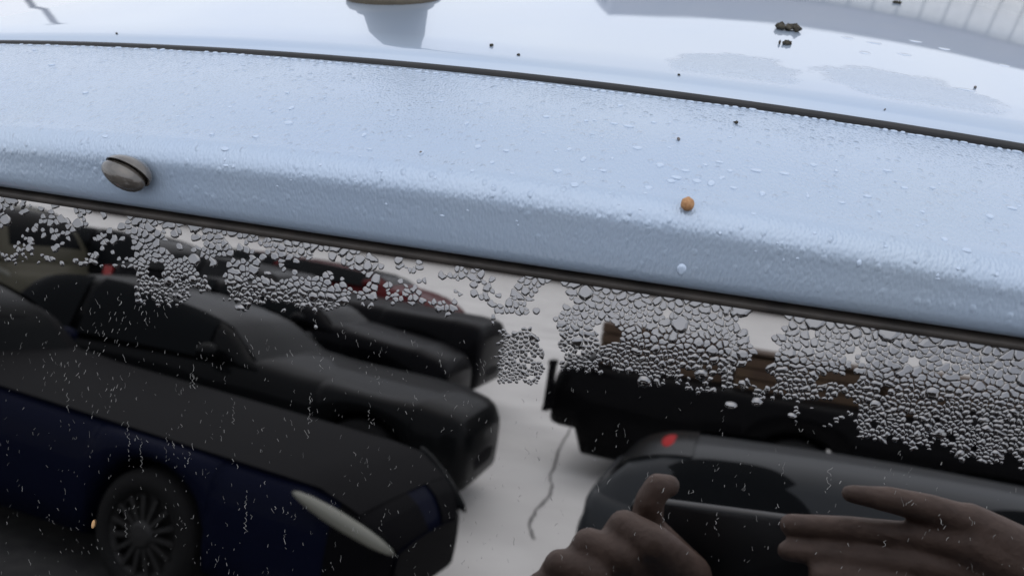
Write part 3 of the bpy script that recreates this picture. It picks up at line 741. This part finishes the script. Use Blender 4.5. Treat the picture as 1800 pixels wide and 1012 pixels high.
for key, (x, s, rad, gi, gj, dn) in alive.items():
    if key in used: continue
    used.add(key); poly = None
    if rng.random() < .42:
        best = None
        for a in (-1, 0, 1):
            for b in (-1, 0, 1):
                for (x2, s2, r2) in grid.get((gi + a, gj + b), ()):
                    k2 = (x2, s2)
                    if k2 in used or k2 not in alive: continue
                    d2 = math.hypot(x2 - x, (s2 - s) * 1.3)
                    if d2 < (rad + r2) * 1.25 and (best is None or d2 < best[0]): best = (d2, k2)
        if best:
            o2 = alive[best[1]]
            A = cell(x, s, rad, gi, gj, best[1]); B = cell(o2[0], o2[1], o2[2], o2[3], o2[4], key)
            if A and B:
                used.add(best[1]); B = [(p[0] + o2[0] - x, p[1] + o2[1] - s) for p in B]
                poly = A + B; cx_ = sum(p[0] for p in poly) / len(poly); cs_ = sum(p[1] for p in poly) / len(poly)
                poly = [(p[0] - cx_, p[1] - cs_) for p in poly]; x += cx_; s += cs_
    if poly is None: poly = cell(x, s, rad, gi, gj)
    if not poly or s + max(q_[1] for q_ in poly) < .0008: continue
    poly = [(q_[0], max(q_[1], .0003 - s)) for q_ in poly]
    gpx, gpy = glass_px(x, s); q = gpy - (342 + .15 * gpx); kk = min(max((q - 70) / 60, 0), 1)
    V, Fs, ar = drop_geo(poly, rng.uniform(.13, .18) + .05 * kk, .22, rng.random() * 50, rng.uniform(-.1, .25), 1 - kk)
    drops.append((ar, x, s, V, Fs))
# a few single large drops lower on the dark part of the pane
LONE = {422: 'wide pale drop alone on the dark reflection at the left, largest there', 533: 'round pale drop right of the wide lone drop', 590: 'small pale drop just right of the round lone drop', 1285: 'broad pale drop just above the red brake light reflection', 1330: 'three cornered pale drop between the broad drop and the crates reflection', 1392: 'slanting pale drop under the brown crate reflection'}
for (px, py, a, b) in ((422, 540, .0032, .0016), (533, 536, .0017, .0018), (590, 538, .0014, .0009), (1285, 712, .0028, .0018), (1330, 706, .0026, .0022), (1392, 730, .0022, .0013), (555, 575, .0010, .0012), (470, 480, .0022, .0011)):
    x, s = glass_at(px, py)
    poly = [(a * math.cos(t) * .8 * rng.uniform(.8, 1.15), b * math.sin(t) * .8 * rng.uniform(.8, 1.15)) for t in np.linspace(0, 2 * math.pi, 9)[:-1]]
    V, Fs, ar = drop_geo(poly, .3, .1, px); drops.append((ar * 3, x, s, V, Fs, LONE.get(px)))
drops.sort(key=lambda t: -t[0])
small = MB()
for i, (ar, x, s, V, Fs, *lone) in enumerate(drops):
    if i < 300:
        o = obj('water_drop', [BG @ Vector(v) for v in V], Fs, M_water); o.location = on_pane(x, s)
        tag(o, (lone and lone[0]) or 'clear irregular rain drop clinging to the dark rear window', 'water drop', 'rain drops on the rear window')
    else:
        c = on_pane(x, s); small.add([BG @ Vector(v) + c for v in V], Fs)
o = small.build('water_drops', M_water); tag(o, 'mass of fine rain drops on the upper part of the rear window', 'water drops', kind='stuff')

# dried water marks and dust specks on the pane
mk = MB(); rng2 = random.Random(9)
def mark(x, s, ln, wd, wig, slant=0):
    n = max(2, int(ln / .0006) + 1); pt = []
    ph = rng2.uniform(0, 99); ln_ = ln
    for i in range(n):
        t = i / (n - 1); pt.append((x + slant * ln * t + wig * noise.noise(Vector((ph, t * ln * 900, 0))), s + ln * t))
    for i in range(n - 1):
        if n > 3 and rng2.random() < .22: continue
        a, b = pt[i], pt[i + 1]; w0 = wd * rng2.uniform(.5, 1.2) / 2
        q = [on_pane(a[0] - w0, a[1], .00001), on_pane(a[0] + w0, a[1], .00001), on_pane(b[0] + w0, b[1], .00001), on_pane(b[0] - w0, b[1], .00001)]
        u = [p + Vector(GN) * .00005 for p in q]
        mk.add(q + u, [(4, 5, 6, 7), (0, 1, 5, 4), (1, 2, 6, 5), (2, 3, 7, 6), (3, 0, 4, 7)])
for i in range(3000):
    px, py = rng2.uniform(-20, 1820), rng2.uniform(470, 1020)
    q = py - (342 + .15 * px)
    lim = 130 if px < 900 else 180
    if q < lim: continue
    if rng2.random() < (.35 if 850 < px < 1020 else 0.0): continue
    if px > 1000 and rng2.random() < .35: continue
    x, s = glass_at(px, py)
    if noise.noise(Vector((px / 70., py / 50., 4))) + .35 * noise.noise(Vector((px / 20., py / 25., 8))) < rng2.uniform(-.4, .25) + (.12 if px > 950 else 0): continue
    mark(x, s, rng2.uniform(.0002, .0014) if rng2.random() < .85 else rng2.uniform(.0016, .003), rng2.uniform(.00004, .00017), .0009, rng2.uniform(-.5, .6))
for (px, py, ln) in ((225, 735, .02), (247, 770, .014), (432, 870, .016), (220, 895, .012), (340, 640, .01), (118, 690, .008), (545, 690, .012), (1655, 900, .004), (410, 700, .010), (500, 930, .006), (565, 620, .007), (650, 720, .007), (1460, 820, .009), (1165, 900, .006), (1260, 900, .006), (335, 655, .006)):
    x, s = glass_at(px, py); mark(x, s, ln, .00016, .0016, .04)
for (px, py) in ((160, 610), (205, 590), (130, 640), (95, 655), (180, 570), (230, 545), (210, 690), (190, 725)):
    for j in range(7):
        x, s = glass_at(px + rng2.uniform(-28, 28), py + rng2.uniform(-16, 16)); mark(x, s, rng2.uniform(.0006, .002), .0002, .0006, -.5)
o = mk.build('dried_water_marks', mottled('dried_marks', (.10, .10, .10), (.38, .38, .37), 300, .8), smooth=False)
tag(o, 'pale dried water marks and dust specks on the lower rear window', 'dust specks', kind='stuff')

# husk flake on the pane
x, s = glass_at(165, 920)
mb = MB(); mb.ell((0, 0, 0), (.0008, .0021, .00035), Matrix.Rotation(R_(14), 3, 'Z'), 10, 6, .2, 3)
o = obj('seed_husk', [BG @ Vector(v) for v in mb.v], mb.f, mottled('husk', (.55, .30, .13), (.62, .40, .20), 900, .6)); o.location = on_pane(x, s, .0003)
tag(o, 'tiny orange husk stuck low on the rear window at the left', 'seed husk')

# ------------------------------------------------------------------ things lying on the paint
bpy.context.view_layer.update()
from mathutils.bvhtree import BVHTree
dg = bpy.context.evaluated_depsgraph_get()
trees = []
for o in car.children:
    if o.name.startswith(('tailgate_top', 'roof_panel')):
        me = o.data; trees.append(BVHTree.FromPolygons([v.co + CAR for v in me.vertices], [tuple(p.vertices) for p in me.polygons]))
def on_paint(px, py):
    best = None
    for t in trees:
        h = t.ray_cast(Vector(CAM), Vector(pray(px, py)))
        if h[0] is not None and (best is None or h[3] < best[3]): best = h
    if best is None: return None
    n = best[1]
    if n.dot(Vector(CAM) - best[0]) < 0: n = -n
    return best[0], n, best[3]
def basis(n, up=Vector((0, 0, 1))):
    ex = Vector((1, 0, 0)); ex = (ex - n * ex.dot(n)).normalized(); ey = n.cross(ex)
    return Matrix((ex, ey, n)).transposed()
# larger beads on the tailgate top
bead_px = [(505, 163), (845, 182), (690, 203), (820, 217), (775, 178), (742, 268), (890, 265), (512, 190), (507, 216), (650, 262), (640, 237), (900, 305), (980, 300), (1000, 262), (1025, 280),
    (1080, 217), (1105, 222), (1030, 212), (1090, 185), (1180, 318), (1190, 312), (1225, 318), (1250, 322), (1240, 290), (1265, 285), (1283, 300), (1270, 312), (1480, 356), (1525, 345), (1430, 290), (1380, 305), (1545, 372), (1622, 372), (1700, 440), (1740, 380), (1780, 366), (1510, 462), (1340, 340), (1290, 330), (1205, 300), (1160, 290), (1140, 330), (1120, 260), (1060, 300), (955, 235), (865, 285), (720, 240), (830, 300), (395, 262), (450, 240), (372, 236), (475, 193), (60, 88), (90, 114), (150, 163), (205, 305), (185, 240), (840, 258), (1010, 325), (960, 205), (1150, 215), (1330, 300), (1560, 300), (1640, 330), (1660, 420), (1590, 330), (1470, 300), (1420, 345)]
rng3 = random.Random(21)
for i in range(108):
    px = rng3.uniform(300, 1800); py = rng3.uniform(110 + .11 * px - 40, 300 + .13 * px - 20)
    bead_px.append((px, py))
proto = []
for k in range(7):
    n = 9; a = rng3.uniform(.8, 1.3)
    poly = [(math.cos(t) * a * rng3.uniform(.75, 1.15), math.sin(t) / a * rng3.uniform(.75, 1.15)) for t in np.linspace(0, 2 * math.pi, n + 1)[:-1]]
    V, Fs, ar = drop_geo([(p[0] * .001, p[1] * .001) for p in poly], .22, .05, k, .3)
    me = bpy.data.meshes.new('water_bead'); me.from_pydata([(v[0], -v[1], v[2]) for v in V], [], [f[::-1] for f in Fs]); me.materials.append(M_bead)
    me.polygons.foreach_set('use_smooth', [True] * len(me.polygons)); proto.append(me)
nb = 0
def bead(px, py, size, sx=1.0):
    h = on_paint(px, py)
    if h is None or h[0].z < .011: return
    o = bpy.data.objects.new('water_bead', rng3.choice(proto)); col.objects.link(o)
    Bm = basis(h[1]).to_4x4(); o.matrix_world = Matrix.Translation(h[0]) @ Bm @ Matrix.Diagonal((size * sx, size, size * .8, 1))
    return o
for i, (px, py) in enumerate(bead_px):
    o = bead(px, py, (rng3.uniform(.9, 1.7) if i < 68 else rng3.uniform(.35, .85)) * .85, rng3.uniform(.8, 1.4))
    if o: tag(o, 'clear raised water bead standing on the silver painted top of the tailgate', 'water bead', 'water beads on the tailgate paint')
for px in np.arange(6, 1800, 15.5):
    x = None
    # walk to the rear edge of the strip
    lo = hi = None
    py0 = 72 + .061 * px + 2.6e-5 * px * px
    o = None
    for dy in np.arange(-6, 30, 2.0):
        h = on_paint(px, py0 + dy)
        if h and h[0].y < yg(h[0].x) - .0002 and h[0].y > yg(h[0].x) - .006:
            o = bead(px, py0 + dy, rng3.uniform(.8, 1.25), rng3.uniform(1.0, 1.5)); break
    if o: tag(o, 'small water bead hanging along the rear edge of the roof gap', 'water bead', 'water beads along the roof gap')
for (px, py) in ((1520, 93), (1537, 76), (1490, 67), (1765, 115), (1700, 158), (1610, 73), (1590, 96), (1660, 86)):
    o = bead(px, py, 3.0, 1.2)
    if o: o.scale.z *= .3; tag(o, 'flat faint water bead on the wet white roof', 'water bead', 'flat water beads on the roof')
# drip under the seed
h = on_paint(1198, 480)
if h:
    o = bead(1198, 474, 1.7, .75); o.scale.y *= 1.5; tag(o, 'swollen drip about to fall from the tailgate lip under the brown seed', 'water drip')

# dirt grains
M_dirt = mottled('dark_dirt', (.03, .028, .022), (.08, .07, .05), 700, .9)
M_dirt2 = mottled('grey_dirt', (.14, .13, .125), (.22, .2, .19), 700, .9)
grains = [(1385, 53, .0055, M_dirt, 'ragged clod of dark moss on the roof, largest of the dirt'), (1379, 78, .003, M_dirt, 'small dark moss crumb just below the large clod'), (863, 82, .0022, M_dirt, 'dark grit speck on the white roof right of the antenna'), (912, 98, .0014, M_dirt, 'tiny dark speck beside the grit near the roof edge'),
    (1193, 133, .0013, M_dirt, 'dark grain at the left of the dull dew patch on the roof'), (1295, 218, .0018, M_dirt, 'dark crumb just below the roof gap on the tailgate top'), (1192, 246, .0016, M_dirt2, 'flat grey flake on the tailgate top above the brown seed'), (740, 268, .0011, M_dirt2, 'small grey grain in the middle of the tailgate top'),
    (205, 60, .0012, M_dirt, 'tiny brown speck by the roof gap at the left'), (1555, 193, .0010, M_dirt2, 'brownish speck in the dew patch near the right of the roof'), (1575, 6, .0030, M_dirt, 'blurred dark leaf bit at the top of the roof'), (1712, 155, .0016, M_dirt2, 'pale grey smudge of dirt at the right of the roof')]
for px, py, sz, mt, lab in grains:
    h = on_paint(px, py)
    if h is None: print('miss', lab); continue
    mb = MB(); rg = random.Random(int(px))
    for k in range(16 if sz > .0025 else 3):
        q = (rg.uniform(-.9, .9) * sz * (1 if sz > .0025 else .4), rg.uniform(-.7, .7) * sz * (1 if sz > .0025 else .4), sz * .25)
        mb.ell(q, (sz * rg.uniform(.15, .42), sz * rg.uniform(.12, .4), sz * rg.uniform(.15, .35)), Matrix.Rotation(rg.uniform(0, 3), 3, 'Z'), 9, 6, .7, k + px)
    o = mb.build('dirt_crumb', mt); o.matrix_world = Matrix.Translation(h[0]) @ basis(h[1]).to_4x4()
    tag(o, lab, 'dirt', 'dirt crumbs on the paint')

# brown seed
h = on_paint(1207, 369)
mb = MB(); mb.ell((0, 0, 0), (.0020, .0020, .0021), None, 18, 12, .10, 4)
seed = mb.build('seed', mottled('brown_seed', (.36, .18, .08), (.48, .27, .13), 900, .75, .8, bscale=1400, dist=.0004)); seed.location = h[0] + Vector((0, -.0006, .0021)); tag(seed, 'small round brown seed on the bend of the tailgate lip', 'seed')

# nut in its shell
h = on_paint(234, 302)
n = h[1]; c = h[0] + n * .0034
ex = Vector((.94, -.05, -.30)).normalized(); ex = (ex - n * ex.dot(n)).normalized(); ey = n.cross(ex)
NB = Matrix((ex, ey, n)).transposed()
nut = empty('pistachio_nut', c); tag(nut, 'grey brown nut in a split shell resting on the tailgate lip above the glass', 'nut')
M_shell = mottled('nut_shell', (.052, .046, .04), (.105, .094, .083), 160, .22, .25, bscale=500, dist=.0004, coat=.9)
M_kern = mottled('nut_kernel', (.035, .025, .02), (.06, .045, .03), 300, .8)
def half_shell(sc, rotx, shift, lo=-1.0, thick=.0007):
    # half ellipsoid (open at local +Y side), with wall thickness
    mb = MB(); nu, nv = 26, 12
    Mr = Matrix.Rotation(rotx, 3, 'X')
    def P(a, b, k):
        p = Vector((sc[0] * k[0] * math.cos(a), -sc[1] * k[1] * math.sin(a) * math.cos(b), sc[2] * k[2] * math.sin(a) * math.sin(b)))
        p.y *= 1.0; egg = 1 + .13 * p.x / sc[0]; p.y *= egg; p.z *= egg
        return NB @ (Mr @ p + Vector(shift))
    one = (1, 1, 1); inn = (1 - thick / sc[0], 1 - thick / sc[1], 1 - thick / sc[2])
    rings = [[P(math.pi * i / nv, b, one) for i in range(nv + 1)] for b in np.linspace(R_(-94), R_(94), 15)]
    ringi = [[P(math.pi * i / nv, b, inn) for i in range(nv + 1)] for b in np.linspace(R_(94), R_(-94), 15)]
    mb.loft(rings + ringi + [rings[0]], closed=False, caps=False); return mb
half_shell((.0084, .0048, .0050), R_(-72), (-.0005, -.0005, .0006)).build('shell', M_shell, nut)
half_shell((.0086, .0052, .0052), R_(122), (.0007, .0014, .0006)).build('shell', M_shell, nut)
mb = MB(); mb.ell((0, 0, 0), (.0072, .0044, .0039), NB, 18, 12); mb.build('kernel', M_kern, nut)
